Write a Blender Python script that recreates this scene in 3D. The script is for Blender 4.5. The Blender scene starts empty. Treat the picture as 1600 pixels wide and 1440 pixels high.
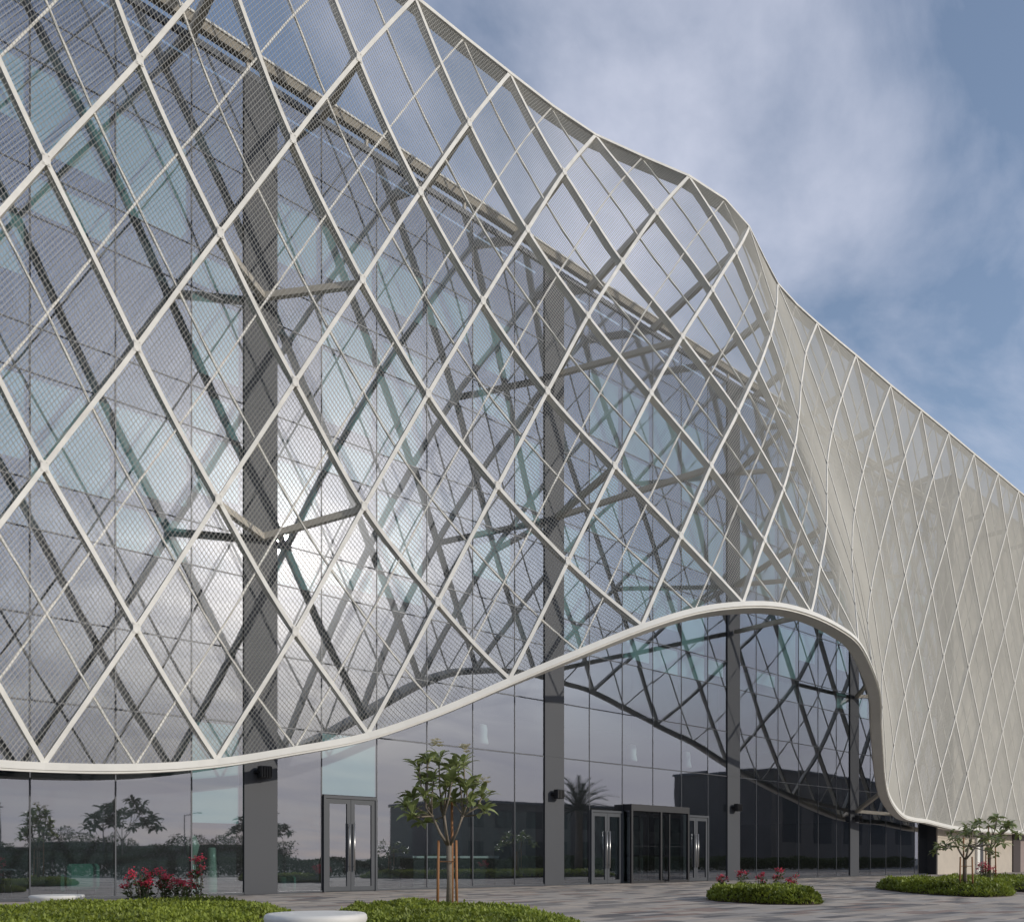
import bpy, bmesh, math, random
import numpy as np
from mathutils import Vector, Matrix

# ------------------------------------------------------------------ camera, sky, sun
SC = bpy.context.scene
COL = SC.collection
rnd = random.Random(11)
F = 1388.0
CA, SA = 0.7351, 0.6780          # facade direction against the view direction

cam_data = bpy.data.cameras.new('camera')
cam = bpy.data.objects.new('camera', cam_data)
COL.objects.link(cam)
cam.location = (0.0, -23.0, 1.0)
fw = Vector((SA, CA, 0.0)); rt = Vector((CA, -SA, 0.0)); up = Vector((0, 0, 1))
cam.rotation_euler = Matrix((rt, up, -fw)).transposed().to_euler()
cam_data.sensor_width = 36.0
cam_data.lens = F / 1600 * 36
cam_data.shift_y = 620 / 1600
cam_data.clip_end = 3000
SC.camera = cam

SUN = Vector((0.448, -0.837, 0.330)).normalized()
SUN_EL = math.asin(SUN.z)
w = bpy.data.worlds.new('World'); SC.world = w; w.use_nodes = True
nt = w.node_tree; nt.nodes.clear()
def nd(tree, kind, **kw):
    n = tree.nodes.new(kind)
    for k, v in kw.items(): setattr(n, k, v)
    return n
out = nd(nt, 'ShaderNodeOutputWorld'); bg = nd(nt, 'ShaderNodeBackground')
sky = nd(nt, 'ShaderNodeTexSky', sky_type='NISHITA', sun_disc=False)
sky.sun_elevation = SUN_EL
sky.sun_rotation = math.atan2(SUN.x, SUN.y)
sky.air_density = 1.0; sky.dust_density = 0.6; sky.ozone_density = 1.5
bg.inputs['Strength'].default_value = 0.15
tc = nd(nt, 'ShaderNodeTexCoord')
sep = nd(nt, 'ShaderNodeSeparateXYZ'); nt.links.new(tc.outputs['Generated'], sep.inputs[0])
ad = nd(nt, 'ShaderNodeMath', operation='ADD'); nt.links.new(sep.outputs['Z'], ad.inputs[0]); ad.inputs[1].default_value = 0.16
mx = nd(nt, 'ShaderNodeMath', operation='MAXIMUM'); nt.links.new(ad.outputs[0], mx.inputs[0]); mx.inputs[1].default_value = 0.05
dx = nd(nt, 'ShaderNodeMath', operation='DIVIDE'); nt.links.new(sep.outputs['X'], dx.inputs[0]); nt.links.new(mx.outputs[0], dx.inputs[1])
dy = nd(nt, 'ShaderNodeMath', operation='DIVIDE'); nt.links.new(sep.outputs['Y'], dy.inputs[0]); nt.links.new(mx.outputs[0], dy.inputs[1])
cb = nd(nt, 'ShaderNodeCombineXYZ'); nt.links.new(dx.outputs[0], cb.inputs[0]); nt.links.new(dy.outputs[0], cb.inputs[1])
mp = nd(nt, 'ShaderNodeMapping'); nt.links.new(cb.outputs[0], mp.inputs[0])
mp.inputs['Rotation'].default_value = (0, 0, math.radians(-35)); mp.inputs['Scale'].default_value = (0.8, 1.9, 1); mp.inputs['Location'].default_value = (8.9077, 14.4308, 0.0)
n1 = nd(nt, 'ShaderNodeTexNoise'); nt.links.new(mp.outputs[0], n1.inputs['Vector'])
n1.inputs['Scale'].default_value = 1.5; n1.inputs['Detail'].default_value = 12; n1.inputs['Roughness'].default_value = 0.56; n1.inputs['Distortion'].default_value = 0.5
cr = nd(nt, 'ShaderNodeValToRGB'); nt.links.new(n1.outputs['Fac'], cr.inputs[0])
cr.color_ramp.elements[0].position = 0.43; cr.color_ramp.elements[0].color = (0.10, 0.10, 0.10, 1)
cr.color_ramp.elements[1].position = 0.70; cr.color_ramp.elements[1].color = (0.85, 0.85, 0.85, 1)
mixc = nd(nt, 'ShaderNodeMix', data_type='RGBA'); nt.links.new(cr.outputs[0], mixc.inputs['Factor'])
nt.links.new(sky.outputs[0], mixc.inputs['A']); mixc.inputs['B'].default_value = (4.75, 4.95, 5.85, 1)
hz = nd(nt, 'ShaderNodeMapRange', interpolation_type='SMOOTHSTEP'); nt.links.new(sep.outputs['Z'], hz.inputs[0])
hz.inputs[1].default_value = 0.06; hz.inputs[2].default_value = 0.36; hz.inputs[3].default_value = 0.95; hz.inputs[4].default_value = 0.0
mixh = nd(nt, 'ShaderNodeMix', data_type='RGBA'); nt.links.new(hz.outputs[0], mixh.inputs['Factor'])
nt.links.new(mixc.outputs['Result'], mixh.inputs['A']); mixh.inputs['B'].default_value = (4.0, 3.85, 4.15, 1)
nt.links.new(mixh.outputs['Result'], bg.inputs['Color']); nt.links.new(bg.outputs[0], out.inputs[0])

sl = bpy.data.lights.new('sun', 'SUN'); so = bpy.data.objects.new('sun', sl); COL.objects.link(so)
sl.energy = 2.35; sl.angle = math.radians(0.6); sl.color = (1.0, 0.94, 0.85)
so.rotation_euler = SUN.to_track_quat('Z', 'Y').to_euler(); so.location = (20, -60, 60)
SC.view_settings.view_transform = 'Standard'; SC.view_settings.look = 'None'
SC.view_settings.exposure = 0.0; SC.view_settings.gamma = 1.0
SC.render.engine = 'CYCLES'
SC.cycles.max_bounces = 8; SC.cycles.transparent_max_bounces = 16; SC.cycles.glossy_bounces = 4
SC.cycles.caustics_reflective = False; SC.cycles.caustics_refractive = False

# ------------------------------------------------------------------ helpers
def cw(X, Z, z=0.0):                      # metres right of / ahead of the camera -> world
    return Vector((CA * X + SA * Z, -SA * X + CA * Z - 23.0, z))
def link(o, parent=None):
    COL.objects.link(o)
    if parent is not None: o.parent = parent
    return o
def tag(o, label=None, cat=None, group=None, kind=None):
    if label: o['label'] = label
    if cat: o['category'] = cat
    if group: o['group'] = group
    if kind: o['kind'] = kind
    return o
def empty(name, loc=(0, 0, 0), rz=0.0):
    o = bpy.data.objects.new(name, None); o.location = loc; o.rotation_euler = (0, 0, rz); o.empty_display_size = 0.3
    return link(o)
class MB:
    """collects vertices and faces of one mesh"""
    def __init__(s): s.v = []; s.f = []
    def box(s, a, b, rot=None, org=None):
        n = len(s.v)
        for z in (a[2], b[2]):
            for x, y in ((a[0], a[1]), (b[0], a[1]), (b[0], b[1]), (a[0], b[1])):
                p = Vector((x, y, z))
                if rot is not None: p = rot @ p
                if org is not None: p = p + Vector(org)
                s.v.append(tuple(p))
        for q in ((0, 3, 2, 1), (4, 5, 6, 7), (0, 1, 5, 4), (1, 2, 6, 5), (2, 3, 7, 6), (3, 0, 4, 7)):
            s.f.append(tuple(n + i for i in q))
        return s
    def bar(s, p, q, wd, hd, side=None):
        p = Vector(p); q = Vector(q); t = (q - p).normalized()
        a = Vector(side) if side is not None else Vector((0, 0, 1))
        if abs(t.dot(a)) > 0.98: a = Vector((1, 0, 0))
        b = t.cross(a).normalized(); a = b.cross(t).normalized()
        n = len(s.v)
        for c in (p, q):
            for i, k in ((-1, -1), (1, -1), (1, 1), (-1, 1)):
                s.v.append(tuple(c + b * (i * wd / 2) + a * (k * hd / 2)))
        for f in ((0, 3, 2, 1), (4, 5, 6, 7), (0, 1, 5, 4), (1, 2, 6, 5), (2, 3, 7, 6), (3, 0, 4, 7)):
            s.f.append(tuple(n + i for i in f))
        return s
    def tube(s, pts, rads, seg=8, cap=True):
        pts = [Vector(p) for p in pts]; n0 = len(s.v)
        for i, p in enumerate(pts):
            t = (pts[min(i + 1, len(pts) - 1)] - pts[max(i - 1, 0)]).normalized()
            a = Vector((0, 0, 1)) if abs(t.z) < 0.9 else Vector((1, 0, 0))
            b = t.cross(a).normalized(); a = b.cross(t)
            r = rads[i] if hasattr(rads, '__len__') else rads
            for k in range(seg):
                th = 2 * math.pi * k / seg
                s.v.append(tuple(p + (b * math.cos(th) + a * math.sin(th)) * r))
        for i in range(len(pts) - 1):
            for k in range(seg):
                s.f.append((n0 + i * seg + k, n0 + i * seg + (k + 1) % seg, n0 + (i + 1) * seg + (k + 1) % seg, n0 + (i + 1) * seg + k))
        if cap:
            s.f.append(tuple(n0 + k for k in range(seg))[::-1])
            s.f.append(tuple(n0 + (len(pts) - 1) * seg + k for k in range(seg)))
        return s
    def lathe(s, prof, org=(0, 0, 0), seg=32, sx=1.0, sy=1.0):
        n0 = len(s.v)
        for r, z in prof:
            for k in range(seg):
                th = 2 * math.pi * k / seg
                s.v.append((org[0] + r * sx * math.cos(th), org[1] + r * sy * math.sin(th), org[2] + z))
        for i in range(len(prof) - 1):
            for k in range(seg):
                s.f.append((n0 + i * seg + k, n0 + i * seg + (k + 1) % seg, n0 + (i + 1) * seg + (k + 1) % seg, n0 + (i + 1) * seg + k))
        s.f.append(tuple(n0 + k for k in range(seg))[::-1])
        s.f.append(tuple(n0 + (len(prof) - 1) * seg + k for k in range(seg)))
        return s
    def sweep(s, P, N, wd, front, back, cap=True):
        """rectangular hollow section along P, outer face `front` beyond the surface and `back` behind it"""
        P = [Vector(p) for p in P]; N = [Vector(n) for n in N]; n0 = len(s.v)
        for i, p in enumerate(P):
            t = (P[min(i + 1, len(P) - 1)] - P[max(i - 1, 0)]).normalized()
            n = (N[i] - t * N[i].dot(t)).normalized(); b = t.cross(n)
            for x, y in ((-wd / 2, front), (wd / 2, front), (wd / 2, -back), (-wd / 2, -back)):
                s.v.append(tuple(p + b * x + n * y))
        for i in range(len(P) - 1):
            for k in range(4):
                s.f.append((n0 + i * 4 + k, n0 + i * 4 + (k + 1) % 4, n0 + (i + 1) * 4 + (k + 1) % 4, n0 + (i + 1) * 4 + k))
        if cap:
            s.f.append((n0 + 3, n0 + 2, n0 + 1, n0)); m = n0 + (len(P) - 1) * 4; s.f.append((m, m + 1, m + 2, m + 3))
        return s
    def mesh(s, name, mat, smooth=False, fix=True):
        m = bpy.data.meshes.new(name); m.from_pydata(s.v, [], s.f)
        if fix:
            bm = bmesh.new(); bm.from_mesh(m); bmesh.ops.recalc_face_normals(bm, faces=bm.faces); bm.to_mesh(m); bm.free()
        if mat: m.materials.append(mat)
        if smooth: m.polygons.foreach_set('use_smooth', [True] * len(m.polygons))
        m.update(); return m
    def build(s, name, mat, parent=None, smooth=False, bevel=0.0, fix=True):
        m = s.mesh(name, mat, smooth, fix)
        if bevel:
            bm = bmesh.new(); bm.from_mesh(m)
            bmesh.ops.bevel(bm, geom=list(bm.edges), offset=bevel, segments=1, affect='EDGES'); bm.to_mesh(m); bm.free()
        return link(bpy.data.objects.new(name, m), parent)
def inst(name, mesh, parent, loc=(0, 0, 0), rot=(0, 0, 0), scale=(1, 1, 1)):
    o = bpy.data.objects.new(name, mesh); o.location = loc; o.rotation_euler = rot; o.scale = scale
    return link(o, parent)
def quads_mesh(name, V, Q, mat, smooth=False):
    """fast mesh from numpy arrays"""
    m = bpy.data.meshes.new(name); nv, nq = len(V), len(Q); k = Q.shape[1]
    m.vertices.add(nv); m.vertices.foreach_set('co', np.asarray(V, np.float32).ravel())
    m.loops.add(nq * k); m.loops.foreach_set('vertex_index', np.asarray(Q, np.int32).ravel())
    m.polygons.add(nq); m.polygons.foreach_set('loop_start', np.arange(0, nq * k, k, dtype=np.int32))
    m.polygons.foreach_set('loop_total', np.full(nq, k, np.int32))
    if smooth: m.polygons.foreach_set('use_smooth', np.ones(nq, bool))
    m.materials.append(mat); m.update(calc_edges=True); m.validate(); return m

# ------------------------------------------------------------------ materials
def mat(name, col, rough=0.6, metal=0.0, var=0.0, scale=3.0, bump=0.0, bscale=30.0, spec=0.5, rand=0.0, trans=0.0, stretch=None):
    m = bpy.data.materials.new(name); m.use_nodes = True; t = m.node_tree; b = t.nodes['Principled BSDF']
    b.inputs['Roughness'].default_value = rough; b.inputs['Metallic'].default_value = metal
    b.inputs['Specular IOR Level'].default_value = spec
    b.inputs['Base Color'].default_value = (*col, 1)
    co = nd(t, 'ShaderNodeTexCoord'); vec = co.outputs['Object']
    if stretch:
        mpp = nd(t, 'ShaderNodeMapping'); mpp.inputs['Scale'].default_value = stretch; t.links.new(vec, mpp.inputs[0]); vec = mpp.outputs[0]
    last = None
    if var:
        n = nd(t, 'ShaderNodeTexNoise'); n.inputs['Scale'].default_value = scale; n.inputs['Detail'].default_value = 6; n.inputs['Roughness'].default_value = 0.6
        t.links.new(vec, n.inputs['Vector'])
        r = nd(t, 'ShaderNodeMapRange'); t.links.new(n.outputs['Fac'], r.inputs[0])
        r.inputs[1].default_value = 0.3; r.inputs[2].default_value = 0.7; r.inputs[3].default_value = 1 - var; r.inputs[4].default_value = 1 + var
        hs = nd(t, 'ShaderNodeHueSaturation'); hs.inputs['Color'].default_value = (*col, 1); t.links.new(r.outputs[0], hs.inputs['Value'])
        last = hs
        rr = nd(t, 'ShaderNodeMapRange'); t.links.new(n.outputs['Fac'], rr.inputs[0]); rr.inputs[3].default_value = max(rough - 0.1, 0.02); rr.inputs[4].default_value = min(rough + 0.1, 1)
        t.links.new(rr.outputs[0], b.inputs['Roughness'])
    if rand:
        oi = nd(t, 'ShaderNodeObjectInfo'); r2 = nd(t, 'ShaderNodeMapRange'); t.links.new(oi.outputs['Random'], r2.inputs[0])
        r2.inputs[3].default_value = 1 - rand; r2.inputs[4].default_value = 1 + rand
        h2 = nd(t, 'ShaderNodeHueSaturation'); t.links.new(r2.outputs[0], h2.inputs['Value'])
        if last: t.links.new(last.outputs[0], h2.inputs['Color'])
        else: h2.inputs['Color'].default_value = (*col, 1)
        last = h2
    if last: t.links.new(last.outputs[0], b.inputs['Base Color'])
    if bump:
        n2 = nd(t, 'ShaderNodeTexNoise'); n2.inputs['Scale'].default_value = bscale; n2.inputs['Detail'].default_value = 4; t.links.new(vec, n2.inputs['Vector'])
        bp = nd(t, 'ShaderNodeBump'); bp.inputs['Strength'].default_value = bump; bp.inputs['Distance'].default_value = 0.02
        t.links.new(n2.outputs['Fac'], bp.inputs['Height']); t.links.new(bp.outputs[0], b.inputs['Normal'])
    if trans:
        ts = nd(t, 'ShaderNodeBsdfTranslucent'); ms = nd(t, 'ShaderNodeMixShader'); ms.inputs[0].default_value = trans
        if last: t.links.new(last.outputs[0], ts.inputs[0])
        else: ts.inputs[0].default_value = (*col, 1)
        o = t.nodes['Material Output']; t.links.new(b.outputs[0], ms.inputs[1]); t.links.new(ts.outputs[0], ms.inputs[2]); t.links.new(ms.outputs[0], o.inputs[0])
    return m
def glass_mat(name, refl, tint, gcol=(0.84, 0.88, 0.97), rough=0.015, wave=0.0):
    m = bpy.data.materials.new(name); m.use_nodes = True; t = m.node_tree
    t.nodes.remove(t.nodes['Principled BSDF']); o = t.nodes['Material Output']
    tr = nd(t, 'ShaderNodeBsdfTransparent'); tr.inputs[0].default_value = (*tint, 1)
    gl = nd(t, 'ShaderNodeBsdfGlossy'); gl.inputs['Color'].default_value = (*gcol, 1); gl.inputs['Roughness'].default_value = rough
    fr = nd(t, 'ShaderNodeFresnel'); fr.inputs['IOR'].default_value = 1.5
    mr = nd(t, 'ShaderNodeMapRange'); t.links.new(fr.outputs[0], mr.inputs[0]); mr.inputs[3].default_value = refl; mr.inputs[4].default_value = 1.0
    g2 = nd(t, 'ShaderNodeBsdfGlossy'); g2.inputs['Color'].default_value = (*gcol, 1); g2.inputs['Roughness'].default_value = 0.27
    mg = nd(t, 'ShaderNodeMixShader'); mg.inputs[0].default_value = 0.045; t.links.new(gl.outputs[0], mg.inputs[1]); t.links.new(g2.outputs[0], mg.inputs[2])
    ms = nd(t, 'ShaderNodeMixShader'); t.links.new(mr.outputs[0], ms.inputs[0]); t.links.new(tr.outputs[0], ms.inputs[1]); t.links.new(mg.outputs[0], ms.inputs[2]); t.links.new(ms.outputs[0], o.inputs[0])
    if wave:
        co = nd(t, 'ShaderNodeTexCoord'); n = nd(t, 'ShaderNodeTexNoise'); n.inputs['Scale'].default_value = 0.5; n.inputs['Detail'].default_value = 1
        t.links.new(co.outputs['Object'], n.inputs['Vector']); bp = nd(t, 'ShaderNodeBump'); bp.inputs['Strength'].default_value = wave; bp.inputs['Distance'].default_value = 0.02
        t.links.new(n.outputs['Fac'], bp.inputs['Height']); t.links.new(bp.outputs[0], gl.inputs['Normal'])
    return m
M = dict(
    white=mat('white_painted_steel', (0.77, 0.75, 0.69), 0.75, spec=0.1, var=0.05, scale=1.2),
    rib=mat('cream_painted_steel', (0.76, 0.735, 0.67), 0.75, spec=0.1, var=0.10, scale=2.5),
    strut=mat('sand_painted_steel', (0.48, 0.44, 0.37), 0.5, var=0.08, scale=2),
    mesh=mat('expanded_metal', (0.54, 0.52, 0.46), 0.6, metal=0.0, spec=0.1, var=0.08, scale=0.35),
    glass=glass_mat('coated_glass', 0.36, (0.68, 0.84, 0.87), wave=0.10),
    dglass=glass_mat('door_glass', 0.22, (0.5, 0.56, 0.56)),
    frame=mat('anthracite_aluminium', (0.07, 0.075, 0.085), 0.4, metal=0.3, var=0.06),
    doorframe=mat('grey_aluminium', (0.075, 0.08, 0.088), 0.45, spec=0.25, var=0.06),
    clad=mat('grey_column_cladding', (0.070, 0.073, 0.080), 0.55, metal=0.1, spec=0.25, var=0.05, scale=0.6),
    steel=mat('brushed_steel', (0.55, 0.54, 0.52), 0.3, metal=0.9),
    black=mat('black_metal', (0.015, 0.015, 0.017), 0.45),
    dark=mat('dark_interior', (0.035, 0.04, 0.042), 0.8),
    rail=mat('brown_grey_rail', (0.27, 0.24, 0.19), 0.7, var=0.1),
    slab=mat('slab_edge', (0.12, 0.13, 0.14), 0.8, var=0.1),
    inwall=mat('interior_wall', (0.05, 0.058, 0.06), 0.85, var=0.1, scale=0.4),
    teal_panel=mat('teal_backing_panel', (0.52, 0.74, 0.71), 0.85, var=0.05, scale=0.5, trans=0.2),  # teal tone stands in for the lit interior; also on the frosted panels
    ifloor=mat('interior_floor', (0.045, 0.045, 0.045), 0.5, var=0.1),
    stonegrey=mat('grey_beige_cladding', (0.55, 0.52, 0.45), 0.8, var=0.1, scale=0.6),
    stone=mat('limestone_cladding', (0.50, 0.44, 0.36), 0.75, var=0.07, scale=1.5, bump=0.15, bscale=40),
    mauve=mat('mauve_render', (0.30, 0.24, 0.22), 0.8, var=0.07),
    brown=mat('dark_brown_jamb', (0.035, 0.022, 0.02), 0.6),
    bench=mat('cast_white_concrete', (0.66, 0.64, 0.59), 0.55, var=0.06, scale=4, bump=0.08, bscale=80),
    soil=mat('planting_soil', (0.045, 0.03, 0.02), 0.95, var=0.25, scale=8, bump=0.6),
    green=mat('ground_cover_leaf', (0.22, 0.265, 0.035), 0.55, trans=0.3, var=0.45, scale=1.2),
    leaf=mat('frangipani_leaf', (0.29, 0.335, 0.13), 0.4, rand=0.35, trans=0.3),
    leaf2=mat('frangipani_foliage', (0.05, 0.07, 0.025), 0.85, spec=0.05, var=0.4, scale=5, trans=0.18),
    bark=mat('grey_bark', (0.20, 0.165, 0.125), 0.85, var=0.2, scale=12, bump=0.4),
    stake=mat('orange_timber_stake', (0.30, 0.14, 0.055), 0.7, var=0.2, scale=6, bump=0.2, stretch=(8, 8, 0.6)),
    flower=mat('white_frangipani_flower', (0.75, 0.70, 0.55), 0.6, trans=0.3),
    red=mat('red_flower', (0.50, 0.035, 0.065), 0.55, rand=0.2, trans=0.25),
    shrub=mat('shrub_leaf', (0.075, 0.10, 0.03), 0.55, trans=0.2, var=0.3, scale=9),
    seat=mat('green_upholstery', (0.08, 0.22, 0.16), 0.8, var=0.08),
    vase=mat('pale_green_glaze', (0.30, 0.42, 0.32), 0.25, var=0.06),
    darkleaf=mat('dark_palm_leaf', (0.03, 0.045, 0.02), 0.6, trans=0.1),
    blockwall=mat('grey_brown_render', (0.13, 0.12, 0.11), 0.85, var=0.15, scale=0.3),
    asphalt=mat('street_surface', (0.10, 0.10, 0.10), 0.9, var=0.15, scale=0.2),
    joint=mat('paving_joint', (0.09, 0.085, 0.08), 0.95, var=0.2, scale=4),
)

PAVE = [mat('paver_' + n, c, 0.8, spec=0.12, var=0.10, scale=5, bump=0.1, bscale=60, rand=0.10) for n, c in
        (('sand', (0.43, 0.375, 0.32)), ('pale_grey', (0.38, 0.345, 0.31)), ('mid_grey', (0.27, 0.25, 0.23)), ('warm_brown', (0.31, 0.245, 0.21)), ('dark_grey', (0.17, 0.16, 0.155)))]
# ------------------------------------------------------------------ ground and street
g = MB(); g.v = [(-700, -900, -0.16), (1100, -900, -0.16), (1100, 500, -0.16), (-700, 500, -0.16)]; g.f = [(0, 1, 2, 3)]
tag(g.build('ground', M['asphalt'], fix=False), kind='structure')
plaza = MB().box((-40, -60, -0.14), (125, -0.125, -0.045)).build('plaza', M['joint']); tag(plaza, kind='structure')
pave = empty('pavement'); tag(pave, kind='structure')
PW, PH = 0.90, 0.30
pm = [MB().box((0, 0, -0.045), (PW - 0.008, PH - 0.008, 0.0)).mesh('paver', m) for m in PAVE]
cells = []
r_ = random.Random(5)
iy = 0; y = -0.125 - PH
while y > -23.5:
    off = r_.random() * PW
    x = -14 + off
    while x < 92:
        X = CA * x - SA * (y + 23); Z = SA * x + CA * (y + 23)
        if Z > 9.5 and -0.66 < X / Z < 0.66 and Z < 75:
            px = abs(X / Z) < 0.585 and 14.5 < Z
            a = r_.random(); k = 0 if a < 0.36 else 1 if a < 0.64 else 2 if a < 0.80 else 3 if a < 0.92 else 4
            cells.append((0 if px else 1, Z, x, y, k))
        x += PW
    y -= PH
vis = sorted(c for c in cells if c[0] == 0)
for c in vis[:300]:
    inst('paver', pm[c[4]], pave, (c[2], c[3], r_.uniform(-0.003, 0.002)))
for k in range(len(PAVE)):
    b = MB()
    for c in vis[300:] + [c for c in cells if c[0] == 1]:
        if c[4] == k:
            dz = r_.uniform(-0.003, 0.002); b.box((c[2], c[3], -0.045), (c[2] + PW - 0.008, c[3] + PH - 0.008, dz))
    tag(b.build('distant_paving', PAVE[k], pave, fix=False), kind='stuff')

# ------------------------------------------------------------------ lattice screen
NODES = {
    0: [(-5,21.85,3.13), (-4,21.62,3.22), (-3,21.48,3.48), (-2,21.01,3.91), (-1,20.55,4.41), (0,19.85,5.22), (1,19.05,6.21), (2,18.11,7.19), (3,17.29,8.12), (4,16.70,8.87), (5,16.24,9.34), (6,16.06,9.64), (7,15.96,9.70), (8,15.95,9.58), (9,16.14,9.36), (10,16.53,8.72), (11,17.11,7.97), (12,17.97,7.12), (13,18.78,6.05), (15,20.28,4.39), (17,21.16,3.37), (19,21.53,3.22), (21,21.58,2.95), (23,21.52,2.88), (25,21.38,2.88)],
    1: [(-4,21.61,6.47), (-2,21.03,6.95), (0,19.94,8.25), (2,18.56,9.94), (4,17.28,11.31), (6,16.64,11.96), (8,16.67,11.95), (10,17.21,11.34), (16,20.82,6.88), (18,21.33,6.38), (20,21.47,6.27), (22,21.42,6.22), (24,21.41,6.05), (26,21.40,6.01)],
    2: [(-5,21.85,9.81), (-3,21.40,9.99), (-1,20.74,10.67), (1,19.57,11.97), (3,18.38,13.33), (5,17.47,14.21), (7,17.06,14.39), (9,17.44,14.11), (11,18.27,13.32), (13,19.47,12.03), (15,20.52,10.56), (17,21.09,9.86), (19,21.38,9.57), (21,21.39,9.50), (23,21.36,9.47), (25,21.34,9.41), (27,21.28,9.63)],
    3: [(-4,21.56,13.15), (-2,21.04,13.51), (0,20.39,14.32), (2,19.44,15.40), (4,18.48,16.35), (6,17.69,16.77), (8,17.72,16.76), (10,18.45,16.20), (12,19.26,14.97), (14,20.23,14.14), (16,20.90,13.43), (18,21.19,12.94), (20,21.33,12.89), (22,21.35,12.83), (24,21.31,12.87), (26,21.23,12.85)],
    4: [(-5,21.71,16.62), (-3,21.29,16.62), (-1,20.83,16.95), (1,20.24,17.73), (3,19.52,18.57), (5,18.66,19.07), (7,18.10,19.16), (9,18.65,18.84), (11,19.45,18.42), (13,20.10,17.54), (15,20.69,16.81), (17,21.07,16.38), (19,21.22,16.34), (21,21.29,16.22), (23,21.26,16.15), (25,21.22,16.10)],
    5: [(-4,21.41,19.85), (-2,21.17,19.97), (0,20.77,20.32), (2,20.34,20.86), (4,19.72,21.31), (6,18.77,21.59), (8,18.75,21.49), (10,19.62,21.30), (12,20.22,20.81), (14,20.64,20.12), (16,20.96,19.76), (18,21.19,19.52), (20,21.19,19.56), (22,21.23,19.56), (24,21.19,19.40), (26,21.11,19.41)],
    6: [(-1,21.02,23.20), (1,20.89,23.48), (3,20.60,23.84), (5,19.79,23.97), (7,19.05,23.98), (9,19.66,23.70), (11,20.49,23.72), (13,20.74,23.29), (15,20.95,23.02), (17,21.08,22.88), (19,21.15,22.90), (21,21.15,22.97), (23,21.12,22.71), (25,21.09,22.71)],
    7: [(0,21.04,26.17), (2,21.17,26.35), (4,20.95,26.35), (6,19.80,26.28), (7,19.54,26.25), (8,19.71,26.22), (10,20.73,26.13), (12,20.98,26.12), (14,20.99,26.09), (16,20.99,26.00), (18,21.01,26.02), (20,21.03,26.03), (22,21.03,25.98), (24,20.96,25.87), (26,20.99,25.85)],
}
C0, C1 = -9, 33
U = lambda c: 15.53 + 1.942 * c
D = np.zeros((C1 - C0 + 1, 8)); Zt = np.zeros_like(D)
def cubic(xs, ys, x):
    xs = np.asarray(xs, float); ys = np.asarray(ys, float)
    if x <= xs[0]: return ys[0]
    if x >= xs[-1]: return ys[-1]
    i = int(np.searchsorted(xs, x, side='right') - 1)
    h = xs[i + 1] - xs[i]; t = (x - xs[i]) / h
    def sl_(k):
        if k <= 0: return 0.0 * (ys[1] - ys[0])
        if k >= len(xs) - 1: return 0.0
        return (ys[k + 1] - ys[k - 1]) / (xs[k + 1] - xs[k - 1])
    m0, m1 = sl_(i) * h, sl_(i + 1) * h
    return (2*t**3-3*t*t+1)*ys[i] + (t**3-2*t*t+t)*m0 + (-2*t**3+3*t*t)*ys[i+1] + (t**3-t*t)*m1
for j in range(8):
    row = NODES[j]
    for c in range(C0, C1 + 1):
        D[c - C0, j] = cubic([r[0] for r in row], [r[1] for r in row], c)
        Zt[c - C0, j] = cubic([r[0] for r in row], [r[2] for r in row], c)
def cr_w(t):
    return np.stack([-0.5*t+t*t-0.5*t**3, 1-2.5*t*t+1.5*t**3, 0.5*t+2*t*t-1.5*t**3, -0.5*t*t+0.5*t**3], -1)
def surf(c, j):
    """point of the screen for lattice coordinates c (along) and j (up); smooth in both"""
    c = np.asarray(c, float); j = np.asarray(j, float)
    ci = np.clip(np.floor(c).astype(int), C0, C1 - 1); ji = np.clip(np.floor(j).astype(int), 0, 6)
    wc = cr_w(c - ci); wj = cr_w(j - ji); d = 0; z = 0
    for a in range(4):
        ia = np.clip(ci - C0 - 1 + a, 0, C1 - C0)
        for b in range(4):
            jb = np.clip(ji - 1 + b, -1, 8)
            def val(T):
                lo = jb < 0; hi = jb > 7; jj = np.clip(jb, 0, 7)
                v = T[ia, jj]
                v = np.where(lo, 2 * T[ia, 0] - T[ia, 1], v); v = np.where(hi, 2 * T[ia, 7] - T[ia, 6], v)
                return v
            ww = wc[..., a] * wj[..., b]
            d = d + ww * val(D); z = z + ww * val(Zt)
    return np.stack([15.53 + 1.942 * c, d - 23.0, z], -1)
def snorm(c, j):
    e = 0.05
    a = surf(np.asarray(c) + e, j) - surf(np.asarray(c) - e, j); b = surf(c, np.minimum(np.asarray(j) + e, 7)) - surf(c, np.maximum(np.asarray(j) - e, 0))
    n = np.cross(a, b); n /= np.linalg.norm(n, axis=-1, keepdims=True)
    return np.where(n[..., 1:2] > 0, -n, n)

screen = empty('lattice_screen', (U(10), -4, 0))
tag(screen, 'flowing cream diagrid screen of white ribs and metal mesh before the glass hall', 'facade screen')
bpy.context.view_layer.update()
PSI = Matrix.Translation(-Vector(screen.location))
def adopt(o, parent):                      # keep world position of geometry written in world coordinates
    o.parent = parent; o.matrix_parent_inverse = Matrix.Translation(-Vector(parent.location)); return o
def rib_line(c0, sgn, name, wd, front, back, matl):
    js = np.linspace(0, 7, 43); cs = c0 + sgn * js
    ok = (cs >= C0 + 0.5) & (cs <= C1 - 0.5)
    if ok.sum() < 8: return
    js, cs = js[ok], cs[ok]
    P = surf(cs, js); N = snorm(cs, js)
    adopt(MB().sweep(P, N, wd, front, back).build(name, matl), screen)
for c0 in range(-15, 33, 2):
    rib_line(c0, 1, 'rib', 0.105, 0.035, 0.20, M['rib'])
    rib_line(c0 + 1, 1, 'thin_rib', 0.045, -0.012, 0.06, M['rib'])
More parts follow.
